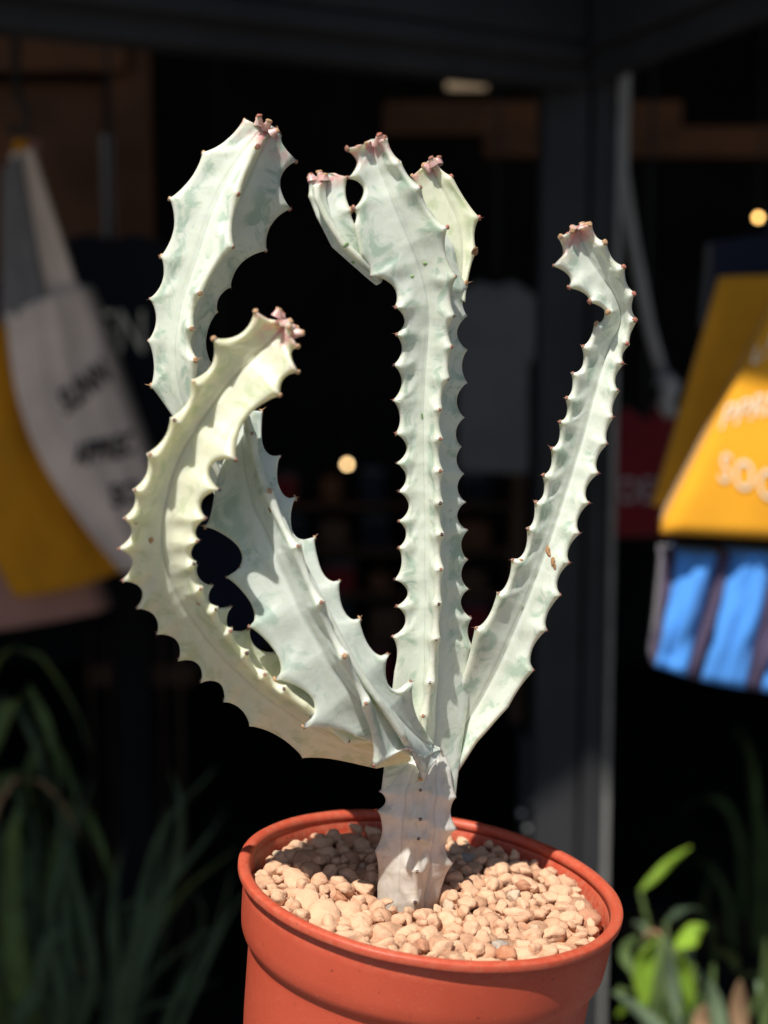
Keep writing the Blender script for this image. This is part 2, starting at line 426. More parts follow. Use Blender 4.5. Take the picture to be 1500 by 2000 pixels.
# ------------------------------------------------------------------ the cactus
base_pt = pp(797, 1800, 0)
plant = empty('ghost_cactus', base_pt, 'tall white ghost cactus with toothed ribbed arms in an orange pot', 'cactus')
def thorn_mesh(mat, k):
    rg = random.Random(k); V, Fc = [], []
    n = 7; rings = [(1.05, -.5), (1.12, .1), (.85, .55), (.42, .62)]
    for r, z in rings:
        for j in range(n):
            a = 2*math.pi*j/n; q = r*rg.uniform(.8, 1.2); V.append(Vector((q*math.cos(a), q*.85*math.sin(a), z+rg.uniform(-.12, .12))))
    for i in range(len(rings)-1):
        for j in range(n): Fc.append((i*n+j, i*n+(j+1) % n, (i+1)*n+(j+1) % n, (i+1)*n+j))
    V.append(Vector((0, 0, .45))); c = len(V)-1
    for j in range(n): Fc.append(((len(rings)-1)*n+j, (len(rings)-1)*n+(j+1) % n, c))
    for s in (-1, 1) if k < 100 else ():                       # the pair of short spines
        b = Vector((0, s*.6, .2)); d = Vector((rg.uniform(-.3, .3), s*1.0, rg.uniform(.7, 1.2))).normalized(); L = rg.uniform(1.4, 3.0)
        u = d.orthogonal().normalized(); w = d.cross(u); i0 = len(V)
        for j in range(4):
            a = math.pi/2*j; V.append(b + (u*math.cos(a)+w*math.sin(a))*.22)
        V.append(b + d*L)
        for j in range(4): Fc.append((i0+j, i0+(j+1) % 4, i0+4))
    me = bpy.data.meshes.new('thorn'); me.from_pydata([tuple(v) for v in V], [], Fc); me.shade_smooth(); me.materials.append(mat); return me
TH = {k: [thorn_mesh(M['thorn_'+k], i*5+len(k)) for i in range(4)] for k in ('dark', 'brown', 'tan', 'red')}
KNOB = [thorn_mesh(M['thorn_'+k], 100+i) for i, k in enumerate(('tan', 'red', 'tan', 'brown'))]

def smooth_path(P, n):
    """Catmull-Rom through P, n samples evenly spaced in arc length"""
    P = [np.array(p, float) for p in P]; Q = [2*P[0]-P[1]] + P + [2*P[-1]-P[-2]]; out = []
    for i in range(1, len(Q)-2):
        for s in np.linspace(0, 1, 24, endpoint=False):
            a, b, c, d = Q[i-1], Q[i], Q[i+1], Q[i+2]
            out.append(.5*((2*b)+(c-a)*s+(2*a-5*b+4*c-d)*s*s+(3*b-a-3*c+d)*s**3))
    out.append(P[-1]); out = np.array(out)
    L = np.concatenate([[0], np.cumsum(np.linalg.norm(np.diff(out, axis=0), axis=1))])
    u = np.linspace(0, L[-1], n)
    return np.stack([np.interp(u, L, out[:, k]) for k in range(out.shape[1])], 1), L[-1]

BR = []
def branch(name, axis, ribs, mat, thorn='brown', core=.2, th=.0016, seed=0, relief=.00026, young=.9, basal=None, label=None, skew=1.0, crease=.08, seam=.0007, pucker=.00050, slant=-22):
    """axis: photo pixels + depth in cm along the arm's core.  ribs: dicts with tips (pixels; 'n' marks a point of the
    edge without a tooth), off = depth of the edge relative to the core, v = how far the scallops cut in"""
    ax3, Lpx = smooth_path([(x, y, d*60) for x, y, d in axis], 600)
    apx = ax3[:, :2]; ad = ax3[:, 2]/60
    N = max(70, int(Lpx/4.0))
    T = np.linspace(0, 1, N)
    A = [pp(*(np.interp(t, np.linspace(0, 1, 600), ax3[:, k]) for k in (0, 1)), np.interp(t, np.linspace(0, 1, 600), ad)) for t in T]
    rg = random.Random(seed); edges = []; teeth = []; thorns = []; smo = []; soft = []; phs = []
    for ri, R in enumerate(ribs):
        tl, ts = [], []
        tprev = -1
        for q in R['tips']:
            x, y = q[0], q[1]; tooth = not (len(q) > 2 and q[2] == 'n')
            dd = np.hypot(apx[:, 0]-x, apx[:, 1]-y)
            lo = 0 if tprev < 0 else int(tprev*599)
            dd[:lo] = 1e9
            t = dd.argmin()/599.0
            if tprev >= 0: t = max(t, tprev + 10.0/Lpx)
            tprev = t; tl.append((x, y, tooth)); ts.append(t)
        cap = 1.0
        for q in range(len(ts)-1, -1, -1):
            ts[q] = min(ts[q], cap); cap = ts[q] - 8.0/Lpx
        off = R['off']; off = off if isinstance(off, list) else [(0, off), (1, off)]
        ox, oy = [o[0] for o in off], [o[1] for o in off]
        pts = [pp(x, y, np.interp(t, np.linspace(0, 1, 600), ad) + np.interp(t, ox, oy)) for (x, y, _), t in zip(tl, ts)]
        # extend to both ends of the arm
        if ts[0] > .004: ts = [0.0] + ts; pts = [A[0] + (pts[0]-Vector(A[0]))*.6] + pts; tl = [(0, 0, False)] + tl
        if ts[-1] < .996: ts = ts + [1.0]; pts = pts + [A[-1] + (pts[-1]-A[-1])*.35]; tl = tl + [(0, 0, False)]
        E, K, ES = [], [], []; v = R.get('v', .3)*1.3; sk = R.get('skew', skew)
        j = 0
        vj = [v*rg.uniform(.6, 1.35) for _ in ts]; PH = []
        for i, t in enumerate(T):
            while j < len(ts)-2 and t > ts[j+1]: j += 1
            f = min(1, max(0, (t-ts[j])/max(1e-6, ts[j+1]-ts[j])))
            P = pts[j].lerp(pts[j+1], f); ES.append(P.lerp(A[i], v*.55)); f = f**sk
            a_t, b_t = tl[j][2], tl[j+1][2]
            if a_t or b_t:
                sh = math.sin(math.pi*f)**.68 if (a_t and b_t) else (math.sin(math.pi*f/2)**.8 if a_t and not b_t else math.cos(math.pi*f/2)**.8)
                if a_t and not b_t: sh = math.sin(math.pi*f)**.85*(1-.5*f)*.4
                if b_t and not a_t: sh = math.sin(math.pi*f)**.85*(.5+.5*f)*.4
                P = P.lerp(A[i], vj[j]*sh)
            k = 0
            sp = max(1e-6, (ts[j+1]-ts[j]))
            if a_t: k = max(k, 1-f/.30)
            if b_t: k = max(k, 1-(1-f)/.30)
            E.append(P); K.append(max(0, k)); PH.append((math.cos(2*math.pi*f) if (a_t and b_t) else 0.0)*(.55+.45*math.sin(j*2.3+seed)))
        # keep the exact tips on the nearest station
        for (x, y, tooth), t, p in zip(tl, ts, pts):
            if tooth:
                i = int(round(t*(N-1))); E[i] = p.copy(); thorns.append((ri, i, p)); K[i] = 1
        hw = max(4, int(N*.9/max(4, len(ts)))); sm = []
        for i in range(N):
            acc = Vector(); wt = 0
            for q in range(-hw, hw+1):
                z = min(N-1, max(0, i+q)); w = math.exp(-(q/(hw*.5))**2); acc += (ES[z]-A[z])*w; wt += w
            sm.append(A[i] + acc/wt)
        h2 = max(2, int(hw*.34)); e2 = []; k2 = []
        for i in range(N):
            acc = Vector(); wt = 0; ka = 0
            for q in range(-h2, h2+1):
                z = min(N-1, max(0, i+q)); w = math.exp(-(q/(h2*.6))**2); acc += (E[z]-A[z])*w; wt += w; ka += K[z]*w
            e2.append(A[i] + acc/wt); k2.append(ka/wt)
        edges.append(E); teeth.append(k2); smo.append(sm); soft.append(e2); phs.append(PH)
    # ring orientation
    nr = len(ribs); NF = 19
    tang = [(A[min(i+1, N-1)] - A[max(i-1, 0)]).normalized() for i in range(N)]
    tot = 0
    frames = []
    u = tang[0].orthogonal().normalized()
    for i in range(N):
        u = (u - tang[i]*u.dot(tang[i])).normalized(); frames.append((u, tang[i].cross(u)))
    def ang(i, k):
        d = edges[k][i]-A[i]; return math.atan2(d.dot(frames[i][1]), d.dot(frames[i][0]))
    for i in range(0, N, 5):
        tot += sum(((ang(i, (k+1) % nr)-ang(i, k)) % (2*math.pi)) for k in range(nr))/(2*math.pi)
    if tot/len(range(0, N, 5)) > 1.5:
        edges.reverse(); teeth.reverse(); smo.reverse(); soft.reverse(); phs.reverse(); thorns = [(nr-1-r, i, p) for r, i, p in thorns]
    V, AE, AT, AY, AB, Fc = [], [], [], [], [], []
    offn = Vector((seed*3.7, seed*1.3, seed*2.1))
    zlo = min(a.z for a in A)
    for i in range(N):
        a = A[i]; t = T[i]
        yv = max(0, (t-young)/(1-young)) if young < 1 else 0
        for k in range(nr):
            e0, e1 = edges[k][i], edges[(k+1) % nr][i]
            a0, a1 = ang(i, k), ang(i, (k+1) % nr); da = (a1-a0) % (2*math.pi)
            if da > math.pi*1.6: da -= 2*math.pi
            mid = a0+da/2; u, w = frames[i]; bis = u*math.cos(mid)+w*math.sin(mid)
            r0, r1 = (e0-a).length, (e1-a).length
            cr = core*(r0+r1)*.5
            d0 = (e0-a).normalized(); d1 = (e1-a).normalized()
            sgn = 1 if da > 0 else -1
            b0 = (-u*math.sin(a0)+w*math.cos(a0))*sgn; b1 = (-u*math.sin(a1)+w*math.cos(a1))*sgn
            k0, k1 = teeth[k][i], teeth[(k+1) % nr][i]
            t0 = th*(.8+.5*k0)*min(1, r0/.004); t1 = th*(.8+.5*k1)*min(1, r1/.004)
            P0 = e0 + b0*t0*.8 - d0*t0*.55; P3 = e1 - b1*t1*.8 - d1*t1*.55
            G0 = soft[k][i] + b0*t0*.8 - d0*t0*.55; G3 = soft[(k+1) % nr][i] - b1*t1*.8 - d1*t1*.55
            Q0 = smo[k][i] + b0*t0*.8; Q3 = smo[(k+1) % nr][i] - b1*t1*.8
            cpt = a + bis*cr
            C1 = Q0.lerp(cpt, .86); C2 = Q3.lerp(cpt, .86)
            # rounded rib apex
            ring = [(e0, 1.0, k0), (e0 + b0*t0*.5 - d0*t0*.14, .98, k0)]
            for q in range(NF):
                s = q/(NF-1); m = 1-s
                P = Q0*(m**3) + C1*(3*m*m*s) + C2*(3*m*s*s) + Q3*(s**3)
                w0 = (1-crease)*max(0, 1-s/.24)**1.5 + crease*max(0, 1-s/.62)**1.5
                w1 = (1-crease)*max(0, 1-m/.24)**1.5 + crease*max(0, 1-m/.62)**1.5
                c0, c1_ = math.exp(-(s/.075)**2), math.exp(-(m/.075)**2)
                P = P + ((G0-Q0)*(1-c0) + (P0-Q0)*c0)*w0 + ((G3-Q3)*(1-c1_) + (P3-Q3)*c1_)*w1 - bis*seam*math.exp(-((s-.5)/.045)**2)
                i0 = min(N-1, max(0, i+int(min(s, m)*slant))); i0b = min(N-1, max(0, i+int(min(s, m)*slant*.6)))
                pk = phs[k][i0]*math.exp(-((s-.16)/.13)**2)*min(1, r0/.009) + phs[(k+1) % nr][i0b]*math.exp(-((m-.16)/.13)**2)*min(1, r1/.009)
                P = P + bis*pucker*pk
                ed = abs(2*s-1); kk = k0 if s < .5 else k1
                ring.append((P, ed*.95, kk*ed*ed))
            ring.append((e1 - b1*t1*.5 - d1*t1*.14, .98, k1))
            for P, ed, kk in ring:
                nz = noise.noise(P*210+offn)*.6 + noise.noise(P*90+offn)*1.0 + noise.noise(P*480+offn)*.25
                dirn = (P-a); L = dirn.length
                if L > 1e-6: P = P + dirn/L*nz*relief*(1.25-ed*.8)
                V.append(P); AE.append(ed); AT.append(kk); AY.append(yv)
                AB.append(max(0, min(1, 1-(P.z-(basal[0]))/(basal[1]))) if basal else 0)
    RN = len(V)//N
    for i in range(N-1):
        for k in range(RN):
            k2 = (k+1) % RN; Fc.append((i*RN+k, i*RN+k2, (i+1)*RN+k2, (i+1)*RN+k))
    Fc.append(tuple(range(RN)))
    V.append(A[-1] + tang[-1]*.0016); AE.append(.6); AT.append(0); AY.append(1 if young < 1 else 0); AB.append(0)
    for k in range(RN): Fc.append(((N-1)*RN+k, (N-1)*RN+(k+1) % RN, len(V)-1))
    o = mk(name, V, Fc, mat, plant); fix_normals(o)
    for nm, D in (('edge', AE), ('tooth', AT), ('young', AY), ('basal', AB)):
        at_ = o.data.attributes.new(nm, 'FLOAT', 'POINT'); at_.data.foreach_set('value', np.array(D, np.float32))
    if label: o['label'] = label
    BR.append((o, V, Fc))
    for r, i, p in thorns:
        d = (p-A[i]).normalized(); tg = tang[i]; x = (tg - d*tg.dot(d)).normalized(); y = d.cross(x)
        kd = thorn
        if isinstance(thorn, tuple): kd = thorn[rg.randrange(len(thorn))]
        if T[i] > .80 and young < 1: kd = rg.choice(('tan', 'red', 'brown', 'tan'))
        q = bpy.data.objects.new('thorn', rg.choice(KNOB if (T[i] > .80 and young < 1) else TH[kd])); COL.objects.link(q); q.parent = o
        s = rg.uniform(.00044, .00060) * (1.5 if kd in ('tan', 'red') else 1)
        Mx = Matrix((x, y, d)).transposed().to_4x4(); Mx = Mx @ Matrix.Diagonal((s, s, s*rg.uniform(.7, 1.0), 1)) @ Matrix.Rotation(rg.uniform(-.5, .5), 4, 'Z')
        Mx.translation = p - d*.0003 - ORG[o]; q.matrix_local = Mx
    for b in range(0 if young >= 1 else 6):                     # young teeth crowding the growing tip
        a_ = b*2.4+seed; sd = (frames[-1][0]*math.cos(a_) + frames[-1][1]*math.sin(a_)); b0 = A[-1] + sd*(.0010+.0005*b) - tang[-1]*.0008
        d = (tang[-1] + sd*rg.uniform(.2, .9)).normalized(); L = rg.uniform(.0012, .0030); u = d.orthogonal().normalized(); w = d.cross(u); Vb, Fb = [], []
        rr = [(1.0, 0), (.85, .35), (.62, .7), (.5, .95), (.2, 1.05)]; r_ = rg.uniform(.0014, .0023)
        for q_, h_ in rr:
            for k in range(8): Vb.append(b0 + d*L*h_ + sd*L*.25*h_*h_ + (u*math.cos(k*math.pi/4)+w*math.sin(k*math.pi/4)*.7)*r_*q_)
        for q_ in range(len(rr)-1):
            for k in range(8): Fb.append((q_*8+k, q_*8+(k+1) % 8, (q_+1)*8+(k+1) % 8, (q_+1)*8+k))
        Fb.append(tuple((len(rr)-1)*8+k for k in range(8)))
        bo = mk('bud', Vb, Fb, M['bud'], plant); bo.parent = o; fix_normals(bo)
        for nm, val in (('edge', .7), ('tooth', .3), ('young', .75)):
            at_ = bo.data.attributes.new(nm, 'FLOAT', 'POINT'); at_.data.foreach_set('value', np.full(len(Vb), val, np.float32))
        q = bpy.data.objects.new('thorn', rg.choice(KNOB)); COL.objects.link(q); q.parent = o
        Mx = Matrix((u, w, d)).transposed().to_4x4() @ Matrix.Diagonal((.0010, .0008, .0006, 1)); Mx.translation = b0 + d*L*.97 + sd*L*.24 - ORG[o]; q.matrix_local = Mx
    return o
n = 'n'
zg = pp(797, 1790).z
branch('stem', [(790,1850,0),(797,1780,0),(808,1700,0),(820,1600,0),(828,1520,-.1),(840,1450,-.4)],
  [dict(tips=[(738,1800,n),(737,1735,n),(731,1660),(736,1582),(740,1545),(775,1500,n),(820,1455,n)], off=0, v=.14),
   dict(tips=[(800,1830,n),(811,1762),(815,1702),(818,1638),(821,1600),(821,1543),(832,1490,n),(840,1455,n)], off=[(0,.9),(.7,1.0),(1,.3)], v=.12),
   dict(tips=[(845,1800,n),(862,1735,n),(886,1686),(893,1618),(891,1556),(880,1500,n),(860,1455,n)], off=-.1, v=.15),
   dict(tips=[(800,1820,n),(815,1640,n),(835,1450,n)], off=-1.0, v=0)],
  M['skin_trunk'], 'dark', core=.62, th=.0016, seed=1, young=1, basal=(zg, .03), relief=.0005, label='short greyish stem with brown corky base')
branch('arm', [(815,1478,.5),(700,1450,1.2),(590,1395,2.0),(480,1315,2.8),(392,1215,3.5),(330,1100,4.0),(318,1000,4.2),(345,880,4.2),(410,780,4.0),(490,700,3.8),(560,632,3.7)],
  [dict(tips=[(735,1498,n),(590,1477),(487,1415),(437,1367),(392,1330),(348,1288),(305,1238),(266,1188),(238,1135),(231,1072),(243,1013),(263,957),(292,888),(340,820),(378,745),(416,660),(498,606),(540,630)],
        off=[(0,-.4),(.1,-.8),(.42,-.7),(.60,1.3),(.85,1.2),(1,.7)], v=0.20),
   dict(tips=[(740,1440,n),(681,1447),(597,1377,n),(555,1345),(517,1317),(482,1275),(450,1232),(422,1190),(392,1150),(379,1100),(386,1057),(402,1013),(430,957),(463,900),(548,773),(584,728),(583,678),(565,640)],
        off=[(0,.7),(.1,1.3),(.42,1.2),(.62,1.0),(1,.8)], v=0.20),
   dict(tips=[(740,1410,n),(600,1322,n),(543,1270),(487,1228),(452,1183),(415,1142),(383,1104),(360,1040,n),(350,960,n),(390,860,n),(470,755,n),(545,668,n)],
        off=[(0,-.7),(.45,-.5),(.65,-1.3),(1,-1.0)], v=0.26)],
  M['skin_cream'], ('brown','brown','dark'), core=.10, seed=2, young=.90, label='cream-yellow arm curving out low on the left and up')
branch('arm', [(862,1456,.1),(812,1436,1.4),(757,1394,2.3),(695,1330,2.9),(628,1228,3.1),(568,1110,3.0),(515,990,2.6),(482,900,2.2),(478,812,2.0)],
  [dict(tips=[(840,1490,n),(780,1468,n),(690,1437,n),(591,1420),(536,1328),(485,1225),(441,1128),(398,1030),(425,930,n),(455,850,n)], off=[(0,.3),(1,.0)], v=.24, skew=.62),
   dict(tips=[(830,1480,n),(790,1462,n),(729,1497),(714,1374),(673,1280),(628,1176),(583,1066),(527,958),(493,847),(482,815,n)], off=[(0,.6),(.07,1.0),(.3,1.1),(1,.9)], v=.16, skew=.75),
   dict(tips=[(862,1470,n),(821,1523),(786,1440,n),(742,1370,n),(690,1290,n),(640,1190,n),(590,1090,n),(530,960,n),(490,850,n)], off=[(0,.5),(.06,1.3),(.16,1.0),(.32,.5),(1,.3)], v=.3),
   dict(tips=[(864,1478,n),(842,1450,n),(818,1408,n),(804,1329),(759,1276),(704,1207),(665,1133),(616,1049),(578,972),(548,891),(510,803)], off=[(0,-.2),(1,-.5)], v=.30, skew=.6)],
  M['skin_grey'], ('brown','tan'), core=.10, seed=3, young=1, label='broad grey-green arm leaning left in front of the stem')
branch('arm', [(800,1440,-.6),(640,1260,-.4),(530,1090,-.2),(445,955,0),(388,850,.2),(357,760,.4),(350,680,.5),(363,600,.5),(395,500,.5),(432,400,.4),(482,310,.2),(520,252,0)],
  [dict(tips=[(780,1450,n),(500,1090,n),(420,970,n),(352,835,n),(294,754),(288,665),(291,583),(313,500),(329,387),(395,297),(475,233),(507,248)], off=[(0,-.1),(1,0)], v=0.14),
   dict(tips=[(800,1440,n),(525,1080,n),(435,945,n),(380,830,n),(383,703),(375,642),(391,573),(457,483),(466,380),(503,286)], off=[(0,.2),(.45,.4),(.6,.9),(1,.5)], v=0.20),
   dict(tips=[(810,1430,n),(545,1080,n),(460,940,n),(415,800,n),(408,707),(422,608),(449,560),(521,490),(568,409),(580,317),(540,250)], off=[(0,-.4),(.45,-.8),(.6,-1.4),(1,-1.1)], v=0.18)],
  M['skin_white'], ('brown','tan'), core=.10, seed=4, young=.93, label='tall white arm at the back left')
branch('arm', [(826,1570,-.1),(836,1470,-.2),(840,1380,-.2),(837,1150,-.2),(833,950,-.2),(832,750,0),(838,620,.2),(822,520,.4),(778,410,.6),(728,282,.6)],
  [dict(tips=[(744,1545,n),(758,1430,n),(770,1310,n),(765,1243),(773,1184),(769,1132),(777,1070),(777,1018),(777,960),(773,905),(772,847),(767,782),(768,713),(773,653),(771,600),(723,540),(704,498,n),(692,440,n),(689,408),(679,348),(676,291),(714,280)], off=[(0,.1),(.6,.4),(.75,.7),(1,.6)], v=0.22),
   dict(tips=[(822,1560,n),(824,1480,n),(826,1398),(840,1333),(853,1248),(858,1180),(862,1112),(864,1044),(861,983),(861,920),(861,857),(860,800),(877,740),(884,678),(888,617),(892,540),(876,443),(823,365),(780,316),(752,271)], off=[(0,.8),(.5,.9),(.65,.6),(.8,.7),(1,.6)], v=0.13),
   dict(tips=[(889,1560,n),(903,1440,n),(920,1330,n),(926,1265),(920,1206),(914,1150),(912,1093),(913,1035),(909,980),(905,925),(900,872),(906,815),(911,747),(911,683),(911,617),(912,560),(885,480,n),(825,390,n),(765,310,n)], off=[(0,-.3),(.15,-.8),(.7,-.9),(1,-.9)], v=0.16)],
  M['skin_white'], ('brown','dark','brown'), core=.10, seed=5, young=.94, label='tall straight white arm in the middle with fanned top')
branch('arm_lobe', [(748,548,.4),(700,512,.7),(656,458,.9),(634,402,.9),(636,350,.8)],
  [dict(tips=[(735,558,n),(690,520,n),(648,482,n),(618,425,n),(602,384),(600,346),(618,345,n)], off=0, v=0.06),
   dict(tips=[(740,535,n),(672,478,n),(640,430,n),(618,388,n),(614,362,n)], off=.55, v=0.05),
   dict(tips=[(744,522,n),(712,492,n),(694,440,n),(687,410),(679,346),(655,338,n)], off=.1, v=0.14)],
  M['skin_white'], ('red','tan'), core=.10, seed=6, young=.8, label='small curled side lobe at the top of the middle arm')
branch('arm_lobe', [(897,585,-.5),(906,500,-.7),(896,430,-.8),(872,375,-.8),(842,322,-.8)],
  [dict(tips=[(908,590,n),(912,553),(932,490),(938,425),(884,343),(850,318)], off=.15, v=0.18),
   dict(tips=[(888,560,n),(866,470,n),(822,400,n),(803,345),(828,322)], off=.2, v=0.10),
   dict(tips=[(903,560,n),(915,480,n),(900,420,n),(850,330,n)], off=-.9, v=0.00)],
  M['skin_pale'], ('red','tan'), core=.10, seed=7, young=.75, label='pale yellow-green lobe behind the top of the middle arm')
branch('arm', [(838,1600,-.5),(862,1500,-1.1),(908,1420,-1.2),(960,1325,-1.0),(1008,1220,-.7),(1052,1110,-.5),(1092,1000,-.5),(1128,890,-.5),(1160,780,-.5),(1188,690,-.5),(1214,632,-.4),(1200,575,-.1),(1165,515,.1),(1128,450,.2)],
  [dict(tips=[(825,1580,n),(840,1480,n),(885,1370,n),(929,1226),(972,1158),(1000,1093),(1030,1032),(1045,980),(1060,927),(1076,875),(1092,823),(1105,777),(1117,728),(1137,676),(1163,631),(1186,610),(1150,590),(1110,563),(1080,520),(1093,462),(1118,450)], off=[(0,0),(.15,.1),(.3,.65),(1,.65)], v=0.18, skew=.66),
   dict(tips=[(855,1590,n),(884,1522,n),(930,1450,n),(994,1380,n),(1043,1310),(1069,1232),(1096,1163),(1113,1100),(1133,1042),(1152,983),(1170,925),(1187,867),(1198,815),(1208,763),(1217,710),(1226,672),(1242,625),(1240,573),(1220,520),(1183,472),(1153,437),(1135,445,n)], off=[(0,.3),(.2,.6),(1,.65)], v=0.18, skew=.8),
   dict(tips=[(845,1590,n),(865,1500,n),(960,1350,n),(1060,1110,n),(1130,890,n),(1190,690,n),(1215,632,n),(1170,525,n),(1130,460,n)], off=-1.0, v=0.00)],
  M['skin_white'], ('brown',), core=.10, seed=8, young=.93, label='slender white arm on the right with a hooked tip')
#BG
# ------------------------------------------------------------------ shop goods behind: bags, clothes, shelf, lamps
def grid_shell(name, front, back, mat, parent, nx=24, ny=30, bulge=.012, wr=.004, seed=0, loc=None, bow=0.0):
    """closed soft shell between a front and a back quad (corners TL, TR, BR, BL as points); returns object and surface map"""
    def bil(Q, u, v): return (Q[0].lerp(Q[1], u)).lerp(Q[3].lerp(Q[2], u), v)
    o3 = Vector((seed*5.1, seed*2.3, 0))
    def S(u, v):
        P = bil(front, u, v); b = math.sin(math.pi*min(1, max(0, u)))*math.sin(math.pi*min(1, max(0, v*.85+.15)))
        w = noise.noise(Vector((u*3.0+v*1.5, v*2.2, 0))+o3) + .5*noise.noise(Vector((u*7, v*3, 2))+o3)
        P = P - Vector((bow*math.sin(math.pi*min(1, max(0, v)))*(1-u), 0, bow*.3*math.sin(math.pi*min(1, max(0, u)))*v))
        return P + Vector((0, -1, 0))*(bulge*b + wr*w*min(1, b*3+.2))
    V, Fc = [], []; G0 = (nx+1)*(ny+1)
    for j in range(ny+1):
        for i in range(nx+1): V.append(S(i/nx, j/ny))
    for j in range(ny+1):
        for i in range(nx+1): V.append(bil(back, i/nx, j/ny) - Vector((bow*math.sin(math.pi*j/ny)*(1-i/nx), 0, bow*.3*math.sin(math.pi*i/nx)*j/ny)))
    I = lambda i, j: j*(nx+1)+i
    for j in range(ny):
        for i in range(nx):
            q = (I(i, j), I(i+1, j), I(i+1, j+1), I(i, j+1)); Fc.append(q); Fc.append(tuple(G0+k for k in reversed(q)))
    for i in range(nx):
        Fc.append((I(i, 0), G0+I(i, 0), G0+I(i+1, 0), I(i+1, 0))); Fc.append((I(i, ny), I(i+1, ny), G0+I(i+1, ny), G0+I(i, ny)))
    for j in range(ny):
        Fc.append((I(0, j), I(0, j+1), G0+I(0, j+1), G0+I(0, j))); Fc.append((I(nx, j), G0+I(nx, j), G0+I(nx, j+1), I(nx, j+1)))
    o = mk(name, V, Fc, mat, parent, loc=loc); fix_normals(o); return o, S
def quad(pts, d): return [at(x, y, (q[0] if q else d)) for x, y, *q in pts]
def shift(Q, dx=0, dy=0, dz=0): return [p + Vector((dx, dy, dz)) for p in Q]
def lettering(txt, S, u0, v0, su, sv, mat, parent, arch=0.0, spacing=1.0, rot=0.0, bold=0.0, lift=.0045):
    cu = bpy.data.curves.new('printed_text', 'FONT'); cu.body = txt; cu.space_character = spacing; cu.offset = bold
    t = bpy.data.objects.new('tmp', cu); COL.objects.link(t)
    me = bpy.data.meshes.new_from_object(t.evaluated_get(bpy.context.evaluated_depsgraph_get()))
    xs = [v.co.x for v in me.vertices]; wd_ = max(xs)
    V = []
    for v in me.vertices:
        x, y = v.co.x, v.co.y; f = x/wd_*2-1
        u = u0 + x*su; w = v0 - y*sv + arch*(f*f) + rot*x
        V.append(S(u, w) + Vector((0, -lift, 0)))
    Fc = [tuple(p.vertices) for p in me.polygons]
    bpy.data.objects.remove(t); bpy.data.meshes.remove(me)
    return mk('printed_text', V, Fc, mat, parent, smooth=False)
def onbag(S, px_, py_):                   # where on a soft panel a photo pixel falls
    best = None
    for a in np.linspace(0, 1, 90):
        for b in np.linspace(.15, 1, 80):
            r = S(a, b) - CAM; k = r.dot(FWD); x = W/2 + F*r.dot(RGT)/k; yv = H/2 - F*r.dot(UPV)/k
            e = (x-px_)**2 + (yv-py_)**2
            if best is None or e < best[0]: best = (e, a, b)
    return best[1], best[2]
def tilted(S, px0, py0, px1, py1, h, lean=.18):        # lettering frame: baseline from pixel 0 to pixel 1, cap height h px
    (a0, b0), (a1, b1), (a2, b2) = onbag(S, px0, py0), onbag(S, px1, py1), onbag(S, px0+h*lean, py0-h)
    return lambda u, v: S(a0 + (a1-a0)*u + (a2-a0)*v, b0 + (b1-b0)*u + (b2-b0)*v)
def ribbon(name, pts, w, mat, parent, thick=.002, taper=True, wide=Vector((1, 0, 0)), loc=None, fold=.0, lance=False):
    """flat strap or blade along 3-D points; w = full width in metres"""
    n = 22; P, L = smooth_path([tuple(p) for p in pts], n); V, Fc = [], []
    P = [Vector(p) for p in P]
    for i, p in enumerate(P):
        t = (P[min(i+1, n-1)] - P[max(i-1, 0)]).normalized()
        s = wide - t*wide.dot(t)
        s = s.normalized() if s.length > 1e-4 else t.orthogonal().normalized()
        nn = t.cross(s); f = i/(n-1)
        ww = w*.5
        if taper: ww *= (math.sin(math.pi*min(1, .18+f*.82))**.7 if not lance else max(.03, math.sin(math.pi*(.06+.94*f))**.8))
        ww = max(ww, w*.02)
        for q in (-1, -.5, 0, .5, 1): V.append(p + s*ww*q + nn*abs(q)*fold*ww)
        for q in (1, .5, 0, -.5, -1): V.append(p + s*ww*q + nn*(abs(q)*fold*ww + thick))
    for i in range(n-1):
        for k in range(10): Fc.append((i*10+k, i*10+(k+1) % 10, (i+1)*10+(k+1) % 10, (i+1)*10+k))
    Fc.append(tuple(reversed(range(10)))); Fc.append(tuple((n-1)*10+k for k in range(10)))
    o = mk(name, V, Fc, mat, parent, loc=loc); fix_normals(o); return o

# left: three canvas bags hanging one over the other
hp = at(36, 262, 1.92)
hk = empty('hanging_hook', hp, 'metal hook on a rod at the left edge holding the canvas bags', 'hook')
tube('rod', [Vector((hp.x, hp.y, zc-.001)), hp + Vector((0, 0, .05))], .006, M['hook'], hk)
tube('hook', [hp + Vector((.012*math.sin(a), 0, .022+.022*math.cos(a))) for a in np.linspace(0, 4.2, 12)], .005, M['hook'], hk)
c1 = empty('tote_bag', at(120, 900, 1.92), 'cream canvas tote bag with black printed words, hanging at left', 'bag', 'canvas bags hanging at the left')
Q = quad([(12,612,1.90),(152,556,1.93),(335,1062,1.97),(238,1118,1.90)], 0)
o, S = grid_shell('bag_body', Q, shift(Q, .012, .05), M['cream'], c1, bulge=.02, wr=.012, seed=1, bow=.042)
T0 = tilted(S, 132, 812, 216, 744, 46, -.42)
lettering('SUNN', T0, 0, 0, .38, -1.38, M['ink_black'], c1, spacing=1.05, bold=.03)
T0 = tilted(S, 150, 908, 272, 884, 44, -.12)
lettering('APPREC', T0, 0, 0, .27, -1.38, M['ink_black'], c1, bold=.03)
T0 = tilted(S, 220, 988, 284, 980, 44, -.1)
lettering('SO', T0, 0, 0, .7, -1.38, M['ink_black'], c1, bold=.03)
Q = quad([(18,300,1.915),(62,290,1.915),(150,562,1.94),(70,622,1.925)], 0)
grid_shell('handle_cloth', Q, shift(Q, 0, .02), M['cream'], c1, bulge=.006, wr=.006, seed=2)
